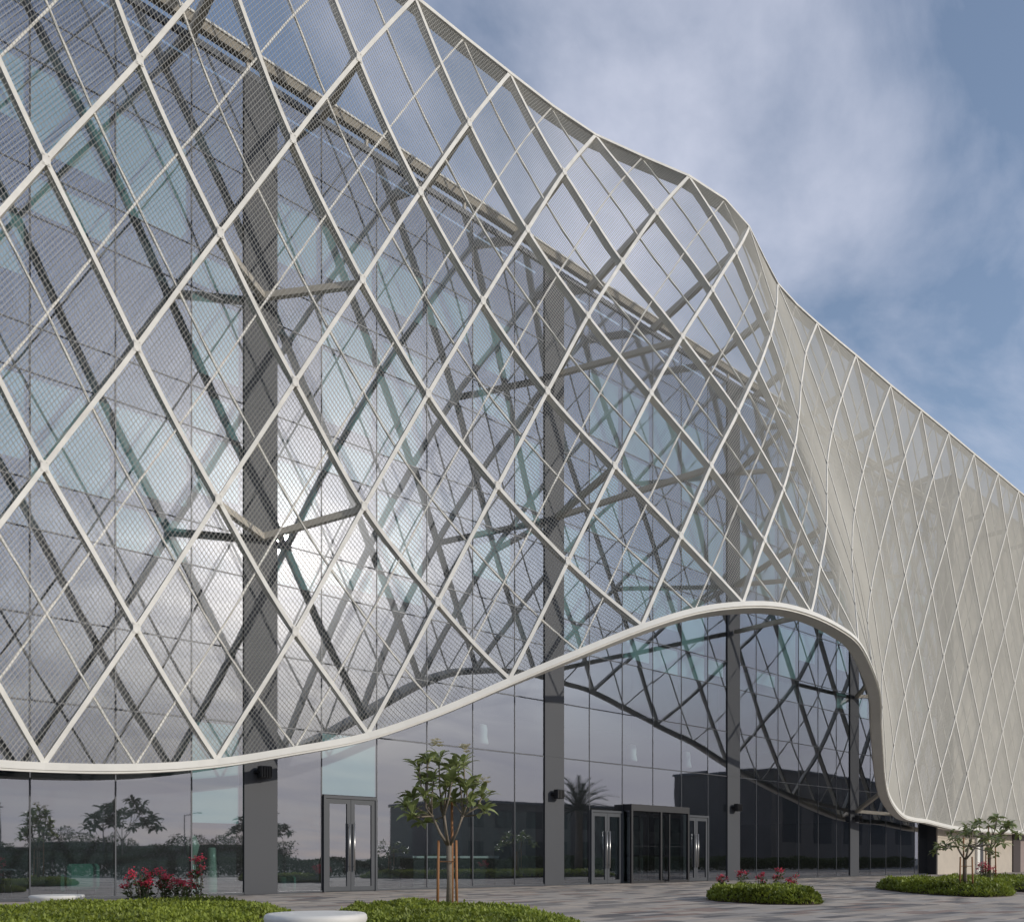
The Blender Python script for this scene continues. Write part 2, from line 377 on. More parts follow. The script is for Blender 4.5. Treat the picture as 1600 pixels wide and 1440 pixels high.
for c0 in range(-9, 41, 2):
    rib_line(c0, -1, 'rib', 0.105, 0.028, 0.21, M['rib'])
    rib_line(c0 + 1, -1, 'thin_rib', 0.045, -0.045, 0.10, M['rib'])
cs = np.linspace(C0 + 0.5, C1 - 0.5, (C1 - C0 - 1) * 4 + 1)
P = surf(cs, cs * 0); N = snorm(cs, cs * 0 + 0.02)
adopt(MB().sweep(P + np.array([0, 0, -0.06]), N, 0.17, 0.075, 0.42).build('lower_edge_beam', M['white']), screen)
adopt(MB().sweep(P + np.array([0, 0, -0.175]), N, 0.05, 0.045, 0.36).build('lower_edge_trim', M['white']), screen)
cs = np.arange(C0 + 1, C1, 1.0); P = surf(cs, cs * 0 + 7); N = snorm(cs, cs * 0 + 6.98)
adopt(MB().sweep(P, N, 0.11, 0.05, 0.42).build('upper_edge_beam', M['rib']), screen)
# struts from the screen nodes back to the building
PAR_Z = 23.0
for c in range(-7, 33, 2):
    p = surf(c, 6.0); n = snorm(c, 6.0)
    q = np.array([p[0], 0.15, min(p[2] - 0.05, PAR_Z - 0.25)])
    s_ = MB().bar(p - n * 0.2, q, 0.20, 0.24)
    adopt(s_.build('strut', M['strut']), screen)
COLS = [11.15 + 11.65 * k for k in range(-1, 5)]
for k in range(0, 4):
    uc = COLS[k + 1] + 0.5
    for j in (0, 2, 4):
        if j == 0 and k < 2: continue
        for c in ((6 * k - 3, 6 * k - 1) if (j, k) != (0, 2) else (7,)):
            p = surf(c, float(j)); n = snorm(c, float(j))
            zt = float(surf(6 * k - 2, float(j))[2]) - (0.15 if j == 4 else 0.35)
            zt = max(zt, 3.55)
            if (j, k) == (0, 2): zt = 11.3
            adopt(MB().bar(p - n * 0.22, (uc, -0.16, zt), 0.17, 0.17).build('strut', M['strut']), screen)
# connection plates where the main ribs cross
plate = MB()
plate.box((-0.085, -0.006, -0.13), (0.085, 0.006, 0.13))
for x_, z_ in ((-.05, .09), (.05, .09), (-.05, -.09), (.05, -.09)): plate.box((x_ - .014, -0.018, z_ - .014), (x_ + .014, -0.0062, z_ + .014))
plate = plate.mesh('node_plate', M['rib'])
for j in range(1, 7):
    for c in range(C0 + 1, C1 - 2):
        if (c + j) % 2 and c < 30:
            p = surf(c, float(j)); n = snorm(c, float(j))
            yv = -Vector(n); xv = yv.cross(Vector((0, 0, 1))).normalized(); zv = xv.cross(yv)
            o = inst('node_plate', plate, None, tuple(p + n * 0.043), Matrix((xv, yv, zv)).transposed().to_euler())
            adopt(o, screen)
# mesh panels: zigzag strands of expanded metal, one object per diamond between the ribs
SPC, SPJ = 34, 40
kk = np.arange(C0 * SPC + 50, (C1 - 1) * SPC); jj = np.arange(0, 7 * SPJ + 1)
K, J = np.meshgrid(kk, jj, indexing='ij')
cc = (K + 0.5) / SPC + np.where((K + J) % 2 == 0, 0.5, -0.5) / SPC * 0.93
jv = J / SPJ * 1.0
Pm = surf(cc, jv); Nm = snorm(cc, jv)
Tu = surf(cc + 0.03, jv) - Pm; Tu /= np.linalg.norm(Tu, axis=-1, keepdims=True)
Wv = Tu * (0.0060 + 0.0076 * np.clip((cc - 8.5) / 4.5, 0, 1))[..., None] + Nm * (0.0042 + 0.0020 * np.clip((cc - 8.5) / 4.5, 0, 1))[..., None]
A = Pm + Wv; B_ = Pm - Wv
nk, nj = K.shape
cm = 0.5 * (cc[:, :-1] + cc[:, 1:]); jm = 0.5 * (jv[:, :-1] + jv[:, 1:])
# lattice diamond a segment belongs to (centres where c+j is even)
pa = np.floor((cm + jm + 1) / 2).astype(int); pb = np.floor((cm - jm + 1) / 2).astype(int)
ccen = pa + pb; jcen = pa - pb
pid = (ccen + 100) * 100 + (jcen + 10)
allids = np.unique(pid)
ii, jx = np.meshgrid(np.arange(nk), np.arange(nj - 1), indexing='ij')
for q in allids:
    sel = pid == q
    a, b = ii[sel], jx[sel]
    V = np.stack([A[a, b], B_[a, b], B_[a, b + 1], A[a, b + 1]], 1).reshape(-1, 3)
    Q = np.arange(len(V), dtype=np.int32).reshape(-1, 4)
    o = link(bpy.data.objects.new('mesh_panel', quads_mesh('mesh_panel', V, Q, M['mesh'])))
    adopt(o, screen)
# ------------------------------------------------------------------ glass hall
hall = empty('glass_hall', (30, 0, 0))
tag(hall, 'tall hall with a reflective glass curtain wall between grey clad columns, behind the diagrid screen', 'building')
def part(mb, name, m, parent=hall, **k): return adopt(mb.build(name, m, **k), hall) if parent is hall else mb.build(name, m, parent, **k)
ZT = [0.0, 4.71, 6.73, 8.75, 9.9, 12.4, 13.5, 16.1, 17.2, 19.8, 20.9, 22.55]
UE = []
for k, u0 in enumerate(COLS[:-1]):
    e = [u0 + 1.007, u0 + 2.444]
    for i in range(4): e.append(u0 + 2.444 + 1.937 * (i + 1))
    e.append(COLS[k + 1]); UE.append(e)
DOORS = {(1, 1), (2, 1), (2, 4)}; REV = {(2, 2), (2, 3)}
r3 = random.Random(3)
pane_cache = {}
def pane(u0, u1, z0, z1, m='glass', y=0.0):
    key = (round(u1 - u0, 3), round(z1 - z0, 3), m)
    if key not in pane_cache:
        pane_cache[key] = MB().box((-(u1 - u0) / 2, -0.0, -(z1 - z0) / 2), ((u1 - u0) / 2, 0.002, (z1 - z0) / 2))
        b = MB(); a, c = (u1 - u0) / 2, (z1 - z0) / 2
        b.v = [(-a, 0, -c), (a, 0, -c), (a, 0, c), (-a, 0, c)]; b.f = [(0, 1, 2, 3)]
        pane_cache[key] = b.mesh('glass_pane', M[m], fix=False)
    o = inst('glass_pane', pane_cache[key], None, ((u0 + u1) / 2, y, (z0 + z1) / 2), (math.radians(r3.gauss(0, 0.08)), 0, math.radians(r3.gauss(0, 0.08))))
    return adopt(o, hall)
mull = MB()
for k in range(5):
    e = UE[k]
    for i in range(6):
        u0, u1 = e[i] + 0.0225, e[i + 1] - 0.0225
        for r in range(11):
            if r == 0 and ((k, i) in DOORS or (k, i) in REV):
                zt = 2.86 if (k, i) in DOORS else 3.14
                pane(u0, u1, zt + 0.02, ZT[1] - 0.0225)
                if k == 1:
                    part(MB().box((u0, 0.04, zt + 0.03), (u1, 0.06, ZT[1] - 0.03)), 'frosted_panel', M['teal_panel'])
                continue
            pane(u0, u1, ZT[r] + 0.0225 if r else 0.06, ZT[r + 1] - 0.0225)
    for i in range(1, 6):
        z0 = 0.0
        part(MB().box((e[i] - 0.016, -0.014, 0.0), (e[i] + 0.016, 0.12, 22.56)), 'mullion', M['frame'])
    for r in range(1, 12):
        part(MB().box((e[0], -0.010, ZT[r] - 0.017), (e[6], 0.10, ZT[r] + 0.017)), 'transom', M['frame'])
    part(MB().box((e[0], -0.032, 0.0), (e[6], 0.10, 0.062)), 'sill', M['frame'])
for k, u0 in enumerate(COLS):
    for r in range(11):
        z0, z1 = ZT[r] + (0.006 if r else 0), ZT[r + 1] - 0.006
        part(MB().box((u0 + 0.004, -0.05, z0), (u0 + 1.003, 0.45, z1)), 'column_cladding', M['clad'])
    part(MB().box((u0 + 0.03, -0.04, 0), (u0 + 0.977, 0.44, 22.56)), 'column_core', M['frame'])
# parapet: glazed head, free rail above an open slot
part(MB().box((-0.5, -0.05, 22.56), (58.75, 0.45, 22.74)), 'wall_head', M['frame'])
part(MB().box((-0.5, -0.10, 23.00), (58.75, 0.10, 23.24)), 'parapet_rail', M['rail'])
part(MB().box((-0.5, -0.14, 23.242), (58.75, 0.12, 23.30)), 'parapet_coping', M['white'])
for k in range(30):
    u0 = -0.4 + k * 3.883
    if u0 > 58: break
    part(MB().box((u0, -0.02, 22.74), (u0 + 0.08, 0.08, 23.0)), 'rail_post', M['strut'])
part(MB().box((-0.5, 0.46, 22.3), (58.75, 14, 22.5)), 'roof', M['slab'])
# interior
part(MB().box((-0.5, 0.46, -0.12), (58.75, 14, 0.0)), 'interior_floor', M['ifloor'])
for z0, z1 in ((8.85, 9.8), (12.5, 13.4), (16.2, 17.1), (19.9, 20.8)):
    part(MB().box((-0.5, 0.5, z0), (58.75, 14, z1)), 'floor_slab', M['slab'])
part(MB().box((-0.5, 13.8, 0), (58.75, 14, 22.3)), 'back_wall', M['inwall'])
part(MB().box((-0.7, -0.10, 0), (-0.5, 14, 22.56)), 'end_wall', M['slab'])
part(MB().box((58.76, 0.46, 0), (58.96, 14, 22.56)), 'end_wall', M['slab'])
# added teal panels behind some panes, standing in for the lit interior
for k in range(5):
    for i in range(6):
        for r, pr in ((3, 0.5), (4, 0.62), (5, 0.35), (6, 0.6), (7, 0.35), (8, 0.65)):
            pr2 = pr if k else (0.85 if r in (4, 6, 8) else 0.22)
            if r3.random() < pr2:
                z0, z1 = ZT[r], ZT[r + 1]
                full = r3.random() < 0.55
                zb = z0 + 0.05 if full else z0 + (z1 - z0) * r3.uniform(0.15, 0.5)
                part(MB().box((UE[k][i] + 0.06, 0.14, zb), (UE[k][i + 1] - 0.06, 0.155, z1 - 0.05)), 'teal_backing_panel', M['teal_panel'])
part(MB().box((9.76, 0.14, 1.95), (11.09, 0.155, 4.65)), 'teal_backing_panel', M['teal_panel'])  # one more added panel for the lit interior, left of the first column
# doors
def double_door(u0, u1, h=2.86):
    d = empty('double_door', ((u0 + u1) / 2, 0, 0)); d.parent = hall; d.matrix_parent_inverse = Matrix.Translation(-Vector(hall.location))
    a = (u1 - u0) / 2 - 0.03; fr = MB()
    fr.box((-a, -0.09, h - 0.09), (a, 0.1, h)); fr.box((-a, -0.09, 0), (-a + 0.07, 0.1, h - 0.09)); fr.box((a - 0.07, -0.09, 0), (a, 0.1, h - 0.09))
    fr.build('door_frame', M['doorframe'], d)
    for s in (-1, 1):
        x0, x1 = (0.006, a - 0.075) if s > 0 else (-a + 0.075, -0.006)
        lf = MB(); t = 0.13
        lf.box((x0, -0.06, 0.02), (x0 + t, 0.0, h - 0.1)); lf.box((x1 - t, -0.06, 0.02), (x1, 0.0, h - 0.1))
        lf.box((x0 + t, -0.06, 0.02), (x1 - t, 0.0, 0.16)); lf.box((x0 + t, -0.06, h - 0.24), (x1 - t, 0.0, h - 0.1))
        lf.build('door_leaf', M['doorframe'], d)
        g_ = MB(); g_.v = [(x0 + t, -0.03, 0.16), (x1 - t, -0.03, 0.16), (x1 - t, -0.03, h - 0.24), (x0 + t, -0.03, h - 0.24)]; g_.f = [(0, 1, 2, 3)]
        g_.build('door_glass', M['glass'], d, fix=False)
        hx = 0.085 * s; hd = MB().tube([(hx, -0.13, 0.62), (hx, -0.13, 2.05)], 0.022, 10)
        for zz in (0.75, 1.92): hd.tube([(hx, -0.13, zz), (hx, -0.05, zz)], 0.011, 6)
        hd.build('pull_handle', M['steel'], d, smooth=True)
    return d
for (k, i) in sorted(DOORS): double_door(UE[k][i], UE[k][i + 1])
# revolving door in a square black portal
u0, u1 = UE[2][2], UE[2][4]; uc = (u0 + u1) / 2
rv = empty('revolving_door', (uc, 0, 0)); rv.parent = hall; rv.matrix_parent_inverse = Matrix.Translation(-Vector(hall.location))
a = (u1 - u0) / 2 - 0.03; b = MB()
b.box((-a, -0.45, 2.88), (a, 0.8, 3.14))
for x in (-a, -0.05, a - 0.10): b.box((x, -0.45, 0), (x + 0.10, -0.35, 2.88))
for x in (-a, a - 0.10): b.box((x, 0.7, 0), (x + 0.10, 0.8, 2.88))
b.box((-a + 0.11, -0.44, 0.0), (a - 0.11, -0.37, 0.10))
b.build('portal_frame', M['black'], rv)
for x0, x1 in ((-a + 0.1, -0.05), (0.05, a - 0.1)):
    g_ = MB(); g_.v = [(x0, -0.4, 0.1), (x1, -0.4, 0.1), (x1, -0.4, 2.88), (x0, -0.4, 2.88)]; g_.f = [(0, 1, 2, 3)]; g_.build('portal_glass', M['dglass'], rv, fix=False)
for x in (-a + 0.05, a - 0.05):
    g_ = MB(); g_.v = [(x, -0.35, 0), (x, 0.7, 0), (x, 0.7, 2.88), (x, -0.35, 2.88)]; g_.f = [(0, 1, 2, 3)]; g_.build('side_glass', M['dglass'], rv, fix=False)
dots = MB()
for i in range(16):
    for x0 in (-a + 0.25, 0.2): dots.box((x0 + i * 0.095, -0.406, 1.475), (x0 + i * 0.095 + 0.03, -0.402, 1.495))
dots.build('safety_marking', M['clad'], rv)
MB().tube([(0, 0.3, 0.0), (0, 0.3, 2.88)], 0.05, 12).build('centre_post', M['black'], rv)
for th in (20, 110, 200, 290):
    c_, s_ = math.cos(math.radians(th)), math.sin(math.radians(th)); wg = MB()
    for r0, r1 in ((0.08, 0.16), (0.9, 0.98)): wg.bar((c_ * (r0 + r1) / 2, 0.3 + s_ * (r0 + r1) / 2, 0.05), (c_ * (r0 + r1) / 2, 0.3 + s_ * (r0 + r1) / 2, 2.8), 0.07, 0.05)
    for zz in (0.1, 2.75, 1.1): wg.bar((c_ * 0.1, 0.3 + s_ * 0.1, zz), (c_ * 0.95, 0.3 + s_ * 0.95, zz), 0.05, 0.07)
    wg.build('door_wing', M['black'], rv)

# solid wing beyond the glass hall
wing = empty('stone_wing', (70, -1, 0)); tag(wing, 'pale limestone ground floor wing under the low right end of the screen', 'building')
def wpart(mb, name, m, **k): return adopt(mb.build(name, m, **k), wing)
wpart(MB().box((56.2, -0.52, 0), (110, 13.9, 3.4)), 'wing_core', M['black'])
for u0, u1, m in ((56.25, 59.3, 'stone'), (59.312, 62.3, 'stone'), (63.75, 66.5, 'stone'), (66.512, 69.2, 'stone'), (70.7, 74.0, 'mauve'), (74.012, 77.5, 'mauve'), (77.512, 81.0, 'mauve'), (81.012, 90, 'mauve')):
    for z0, z1 in ((0, 2.25), (2.262, 3.1)): wpart(MB().box((u0, -0.60, z0), (u1, -0.522, z1)), 'stone_panel', M[m])
wpart(MB().box((62.3, -0.75, 0), (62.75, -0.524, 3.1)), 'pilaster', M['white'])
wpart(MB().box((62.752, -0.60, 0), (63.74, -0.524, 3.1)), 'recess_panel', M['clad'])
wpart(MB().box((69.21, -0.68, 0), (70.69, -0.524, 3.1)), 'door_jamb', M['brown'])
for i in range(14):
    for z0, z1 in ((3.42, 9.9), (9.912, 15.2), (15.212, 20.5), (20.512, 25.4)):
        wpart(MB().box((58.97 + i * 3.88, -0.5, z0), (58.97 + i * 3.88 + 3.868, -0.40, z1)), 'cladding_panel', M['stonegrey'])
wpart(MB().box((58.96, -0.396, 3.41), (113, 13.9, 25.4)), 'upper_storeys', M['slab'])

# floodlights on the columns
def floodlight(k, z, label):
    o = empty('floodlight', (COLS[k + 1] + 0.5, -0.05, z))
    b = MB().box((-0.17, -0.32, -0.17), (0.17, -0.10, 0.17)); b.build('lamp_housing', M['black'], o, bevel=0.02)
    for i in range(5): b2 = MB().box((-0.16 + i * 0.075, -0.35, -0.15), (-0.145 + i * 0.075, -0.322, 0.15)); b2.build('cooling_fin', M['black'], o)
    MB().box((-0.20, -0.24, -0.02), (-0.172, 0, 0.02)).box((0.172, -0.24, -0.02), (0.20, 0, 0.02)).box((-0.22, -0.03, -0.05), (0.22, -0.003, 0.05)).build('bracket', M['black'], o)
    tag(o, label, 'floodlight', 'black floodlights fixed to the grey columns')
floodlight(0, 3.38, 'black floodlight on the grey column left of the first double door')
floodlight(1, 3.34, 'black floodlight on the grey column beside the palm reflection and second double door')
floodlight(2, 3.30, 'black floodlight on the grey column right of the revolving door')
floodlight(3, 3.15, 'black floodlight on the column under the screen near the stone wing')
# ------------------------------------------------------------------ planting beds
def bed(X, Z, rx, rz, ang, h, label, n, leafsize=0.06, seed=1):
    """low mounded ground cover; X, Z in metres right of / ahead of the viewer"""
    rg = np.random.default_rng(seed)
    c = cw(X, Z)
    base = math.atan2(-SA, CA)             # direction of "right" on the ground
    A_ = base + math.radians(ang)
    ca, sa = math.cos(A_), math.sin(A_)
    def wob(th): return 1 + 0.04 * np.sin(3 * th + seed) + 0.025 * np.sin(7 * th + 2 * seed)
    m = MB(); prof = [(1.0, 0.0), (0.985, 0.05), (0.93, h * 0.45), (0.7, h * 0.62), (0.35, h * 0.68), (0.02, h * 0.7)]
    for r, z in prof:
        for k in range(40):
            th = 2 * math.pi * k / 40; w_ = float(wob(th))
            lx, ly = rx * r * w_ * math.cos(th), rz * r * w_ * math.sin(th)
            m.v.append((lx * ca - ly * sa, lx * sa + ly * ca, z))
    for i in range(5):
        for k in range(40): m.f.append((i * 40 + k, i * 40 + (k + 1) % 40, (i + 1) * 40 + (k + 1) % 40, (i + 1) * 40 + k))
    m.f.append(tuple(200 + k for k in range(40)))
    so_ = m.build('soil_mound', M['soil'], smooth=True); so_.location = c; tag(so_, kind='structure')
    th = rg.uniform(0, 2 * np.pi, n); r = np.sqrt(rg.uniform(0, 1.0, n)); edge = r > 0.9
    hh = h * (1 - np.clip((r - 0.82) / 0.18, 0, 1) ** 2 * 0.75)
    hh = hh * (0.86 + 0.13 * np.sin(th * 5 + r * 9) * r + 0.10 * np.sin(r * 23 + th * 11))
    frac = rg.uniform(0.35, 1.0, n) ** 0.5
    z = np.where(edge, rg.uniform(0.01, 1, n) * hh, hh * frac) + rg.normal(0, 0.012, n)
    r = r * wob(th) * np.where(edge, 1.02, 1.0)
    lx, ly = rx * r * np.cos(th), rz * r * np.sin(th)
    P = np.stack([lx * ca - ly * sa, lx * sa + ly * ca, np.maximum(z, 0.01)], -1)
    az = rg.uniform(0, 2 * np.pi, n); el = rg.uniform(0.15, 1.35, n)
    T = np.stack([np.cos(az) * np.cos(el), np.sin(az) * np.cos(el), np.sin(el)], -1)
    S = np.stack([-np.sin(az + rg.uniform(-.5, .5, n)), np.cos(az), rg.uniform(-.4, .4, n)], -1)
    L = (leafsize * rg.uniform(0.6, 1.35, n))[:, None]
    W = L * 0.26
    V = np.stack([P, P + T * L * 0.55 + S * W, P + T * L, P + T * L * 0.55 - S * W], 1).reshape(-1, 3)
    Q = np.arange(len(V), dtype=np.int32).reshape(-1, 4)
    o = link(bpy.data.objects.new('ground_cover', quads_mesh('ground_cover', V, Q, M['green']))); o.location = c
    tag(o, label, 'ground cover', kind='stuff')
    return o
bed(-5.9, 13.0, 2.5, 3.8, 0, 0.27, 'bright green leafy ground cover mound at the left, in front of the red flowers', 90000, 0.058, seed=2)
bed(-0.95, 12.8, 1.45, 3.6, 22, 0.26, 'bright green ground cover mound round the staked frangipani in the middle', 66000, 0.058, seed=4)
bed(5.88, 20.9, 1.10, 1.9, 8, 0.33, 'small green ground cover mound with red flowers behind, in the open plaza', 22000, 0.085, seed=5)
bed(12.95, 26.8, 1.45, 3.9, -9, 0.36, 'darker green ground cover mound under the two right hand trees', 24000, 0.10, seed=7)
bed(17.2, 30.5, 2.6, 5.0, -20, 0.34, 'furthest green ground cover mound cut by the right edge of the view', 20000, 0.11, seed=9)

# ------------------------------------------------------------------ frangipani trees
def leaf_mesh(name, L, W, m):
    b = MB()
    ts = [0.0, 0.18, 0.42, 0.68, 0.88, 1.0]; ws = [0.12, 0.5, 0.95, 1.0, 0.6, 0.0]
    for t_, w_ in zip(ts, ws):
        z = 0.16 * L * math.sin(t_ * math.pi * 0.75) - 0.30 * L * t_ * t_
        b.v += [(L * t_, -W * w_ / 2, z + 0.012 * w_), (L * t_, 0, z), (L * t_, W * w_ / 2, z + 0.012 * w_)]
    for i in range(5):
        for k in range(2): b.f.append((i * 3 + k, i * 3 + k + 1, (i + 1) * 3 + k + 1, (i + 1) * 3 + k))
    return b.mesh(name, m, smooth=True, fix=False)
LEAF = leaf_mesh('leaf', 0.285, 0.100, M['leaf'])
def flower_cluster(o, p, r, rg):
    b = MB()
    for q in range(9):
        c = Vector(p) + Vector((rg.uniform(-1, 1), rg.uniform(-1, 1), rg.uniform(-0.3, 1))) * r
        for k in range(5):
            th = 2 * math.pi * k / 5 + rg.random(); n = len(b.v); e = 0.065
            d = Vector((math.cos(th), math.sin(th), 0.5)); s = Vector((-math.sin(th), math.cos(th), 0))
            for t_, w_ in ((0, 0.1), (0.6, 0.5), (1, 0)): b.v += [tuple(c + d * e * t_ - s * e * w_), tuple(c + d * e * t_ + s * e * w_)]
            b.f += [(n, n + 1, n + 3, n + 2), (n + 2, n + 3, n + 5, n + 4)]
    tag(b.build('flower_cluster', M['flower'], o, fix=False), kind='stuff')
def frangipani(base, H, spread, label, seed, near=False, stakes=3, tips=None, rosette=13, cat='tree', group=None):
    rg = random.Random(seed)
    t = empty('frangipani_tree', base); tag(t, label, cat, group)
    hf = H * 0.40
    tr = MB().tube([(0, 0, -0.05), (0.02, 0.01, hf * 0.5), (0.0, 0, hf)], [0.055, 0.042, 0.045], 10)
    tr.build('trunk', M['bark'], t, smooth=True)
    if tips is None:
        tips = []
        n = 15 if stakes else 34
        for i in range(n):
            th = 2 * math.pi * i * 0.618 + rg.uniform(-.3, .3); rr = spread * (0.25 + 0.75 * math.sqrt((i + 0.5) / n))
            tips.append((rr * math.cos(th), rr * math.sin(th), H * (0.98 - 0.38 * (rr / spread) ** 1.6) - rg.random() * H * 0.12))
    prim = {}
    brn = 0
    for i, tp in enumerate(tips):
        tp = Vector(tp); th = math.atan2(tp.y, tp.x); key = int((th + math.pi) / (2 * math.pi / 5)) % 5
        if key not in prim:
            a = (key + 0.5) * 2 * math.pi / 5 - math.pi
            end = Vector((math.cos(a) * spread * 0.30, math.sin(a) * spread * 0.30, hf + (H - hf) * 0.30))
            prim[key] = end
            MB().tube([(0, 0, hf - 0.03), tuple(end * 0.55 + Vector((0, 0, hf * 0.40))), tuple(end)], [0.028, 0.022, 0.019], 8).build('branch', M['bark'], t, smooth=True)
        e = prim[key]; mid = (e + tp) * 0.5 + Vector((tp.x, tp.y, 0)) * 0.12 - Vector((0, 0, 0.04))
        MB().tube([tuple(e - (mid - e).normalized() * 0.02), tuple(mid), tuple(tp)], [0.016, 0.013, 0.012], 7).build('branch', M['bark'], t, smooth=True)
    if near:
        for i, tp in enumerate(tips):
            for k in range(rosette):
                a = 2.399 * k + rg.uniform(-.25, .25); el = rg.uniform(-0.25, 0.95) if k > 2 else rg.uniform(0.6, 1.2)
                sc = rg.uniform(0.75, 1.12)
                inst('leaf', LEAF, t, (tp[0] + rg.uniform(-.02, .02), tp[1] + rg.uniform(-.02, .02), tp[2] - 0.10 * rg.random()), (rg.uniform(-.5, .5), -el, a), (sc, sc * rg.uniform(.85, 1.15), sc))
    else:
        lv = np.array([v.co[:] for v in LEAF.vertices]); lq = np.array([p.vertices[:] for p in LEAF.polygons])
        Vs, Qs = [], []
        for tp in tips:
            for k in range(rosette):
                a = 2.399 * k + rg.uniform(-.25, .25); el = rg.uniform(-0.5, 0.9); sc = rg.uniform(0.7, 1.15) * (H / 2.5)
                from mathutils import Euler
                R_ = np.array(Euler((rg.uniform(-.5, .5), -el, a)).to_matrix())
                Vs.append(lv @ R_.T * sc + np.array(tp) + np.array([rg.uniform(-.04, .04), rg.uniform(-.04, .04), -0.12 * rg.random()])); Qs.append(lq + len(Vs[:-1]) * len(lv))
        o = link(bpy.data.objects.new('foliage', quads_mesh('foliage', np.concatenate(Vs), np.concatenate(Qs), M['leaf' if stakes else 'leaf2'], True)), t); tag(o, kind='stuff')
    for i in range(stakes):
        a = 0.6 + i * 2 * math.pi / 3; x, y = 0.17 * math.cos(a), 0.17 * math.sin(a)
        MB().tube([(x * 1.1, y * 1.1, -0.05), (x, y, H * (0.70 if i == 0 else 0.43))], [0.024, 0.021], 9).build('support_stake', M['stake'], t, smooth=True)
    if stakes:
        MB().tube([(0.17 * math.cos(0.6 + i * 2.094), 0.17 * math.sin(0.6 + i * 2.094), hf * 0.75 + 0.0) for i in (0, 1, 2, 0)], 0.010, 6).build('tie_strap', M['stake'], t)
    return t, tips
# positions of the leaf rosettes of the middle tree (right, away, up) read as the crown shows
T1 = [(-.62, .1, 2.48), (-.42, -.1, 2.62), (-.22, .15, 2.72), (-.5, .2, 2.25), (-.28, -.15, 2.3), (-.05, .1, 2.2), (.18, -.1, 2.52), (.3, .15, 2.6), (.05, .25, 2.5), (.1, -.25, 2.28),
      (-.75, 0, 1.95), (-.9, .15, 1.78), (-.72, -.2, 1.62), (-.45, -.25, 1.95), (-.2, .3, 1.95), (.1, 0, 1.9), (.38, -.15, 2.1), (.5, .2, 2.2), (.45, -.1, 1.85), (.7, .05, 2.0), (.72, .2, 1.75), (-.55, .3, 1.5)]
T1w = []
for X_, Y_, z_ in T1: X_ = X_ * 0.79; T1w.append((CA * X_ + SA * Y_, -SA * X_ + CA * Y_, 1.05 + (z_ - 1.05) * 0.87))
tr1, tp1 = frangipani(cw(-1.02, 14.35, 0.16), 2.62, 0.9, 'young frangipani with large leaves and white blooms held by three orange stakes', 3, near=True, tips=T1w, group=None)
rgf = random.Random(8)
for i in (2, 7, 19): flower_cluster(tr1, (tp1[i][0] - 0.05, tp1[i][1] - 0.06, tp1[i][2] + 0.17), 0.10, rgf)
frangipani(cw(12.35, 24.2, 0.2), 1.95, 0.85, 'smaller staked tree, the left and nearer of two trees before the stone wing', 12, rosette=12)
frangipani(cw(16.3, 30.3, 0.2), 2.7, 0.95, 'taller staked tree, the right and further of two trees before the stone wing', 21, rosette=13)
# the trees, palm and buildings across the plaza, seen in the glass
frangipani((19.0, -32.0, 0), 5.1, 2.3, 'large frangipani across the plaza, mirrored dark in the left ground floor glass', 31, stakes=0, rosette=15)
frangipani((38.0, -52.0, 0), 5.6, 2.8, 'round crowned tree across the plaza, mirrored beside the first double door', 33, stakes=0, rosette=15)
pt = empty('palm_tree', (42.9, -17.0, 0)); tag(pt, 'date palm standing on the plaza, mirrored in the glass left of the second double door', 'palm')
MB().tube([(0, 0, -0.1), (0.05, 0, 1.5), (0, 0.05, 3.4), (0, 0, 4.1)], [0.30, 0.24, 0.24, 0.28], 12).build('trunk', M['bark'], pt, smooth=True)
def frond_mesh(L):
    b = MB(); n = 26; pts = []
    for i in range(n + 1):
        t_ = i / n; pts.append(Vector((L * t_ * (1 - 0.10 * t_), 0, L * (0.42 * t_ - 0.62 * t_ * t_))))
    b.tube([tuple(p) for p in pts[::5]] + [tuple(pts[-1])], [0.035, 0.03, 0.022, 0.016, 0.010, 0.006, 0.004][:len(pts[::5]) + 1], 5)
    for i in range(2, n):
        for s in (-1, 1):
            p = pts[i]; ln = 0.42 * math.sin(math.pi * (0.12 + 0.85 * i / n)) + 0.10; q = p + Vector((ln * 0.75, s * ln * 0.62, 0.10 * ln)); k = len(b.v); w_ = 0.035
            b.v += [tuple(p + Vector((-w_, 0, 0))), tuple(p + Vector((w_, 0, 0))), tuple(q)]; b.f.append((k, k + 1, k + 2))
    return b.mesh('frond', M['darkleaf'], fix=False)
FR = frond_mesh(2.7)
for i in range(38):
    a = i * 2.399; el = 1.35 - 1.75 * (i / 38) ** 0.9
    inst('frond', FR, pt, (0.12 * math.cos(a), 0.12 * math.sin(a), 4.1), (0, -el, a), (rnd.uniform(0.9, 1.1),) * 3)

def plain_block(name, x0, y0, x1, y1, h, m, label, cat, bays, floors):
    e = empty(name, ((x0 + x1) / 2, (y0 + y1) / 2, 0)); tag(e, label, cat)
    adopt(MB().box((x0, y0, -0.1), (x1, y1, h)).build('wall', m), e)
    adopt(MB().box((x0 - 0.2, y0 - 0.2, h + 0.002), (x1 + 0.2, y1 + 0.2, h + 0.30)).build('parapet', M['slab']), e)
    for i in range(bays):
        for j in range(floors):
            xa = x0 + (x1 - x0) * (i + 0.2) / bays; xb = x0 + (x1 - x0) * (i + 0.8) / bays; za = h * (j + 0.25) / floors; zb = h * (j + 0.8) / floors
            adopt(MB().box((xa, y1 - 0.02, za), (xb, y1 + 0.04, zb)).build('window', M['dark']), e)
plain_block('grey_building', 100, -52, 142, -37.0, 12.2, M['blockwall'], 'plain grey brown building across the street, mirrored as a dark block in the right glass', 'building', 5, 1)
plain_block('low_building', 66, -72, 131, -57.0, 7.6, M['blockwall'], 'long low dark building across the street, mirrored behind the revolving door', 'building', 14, 2)
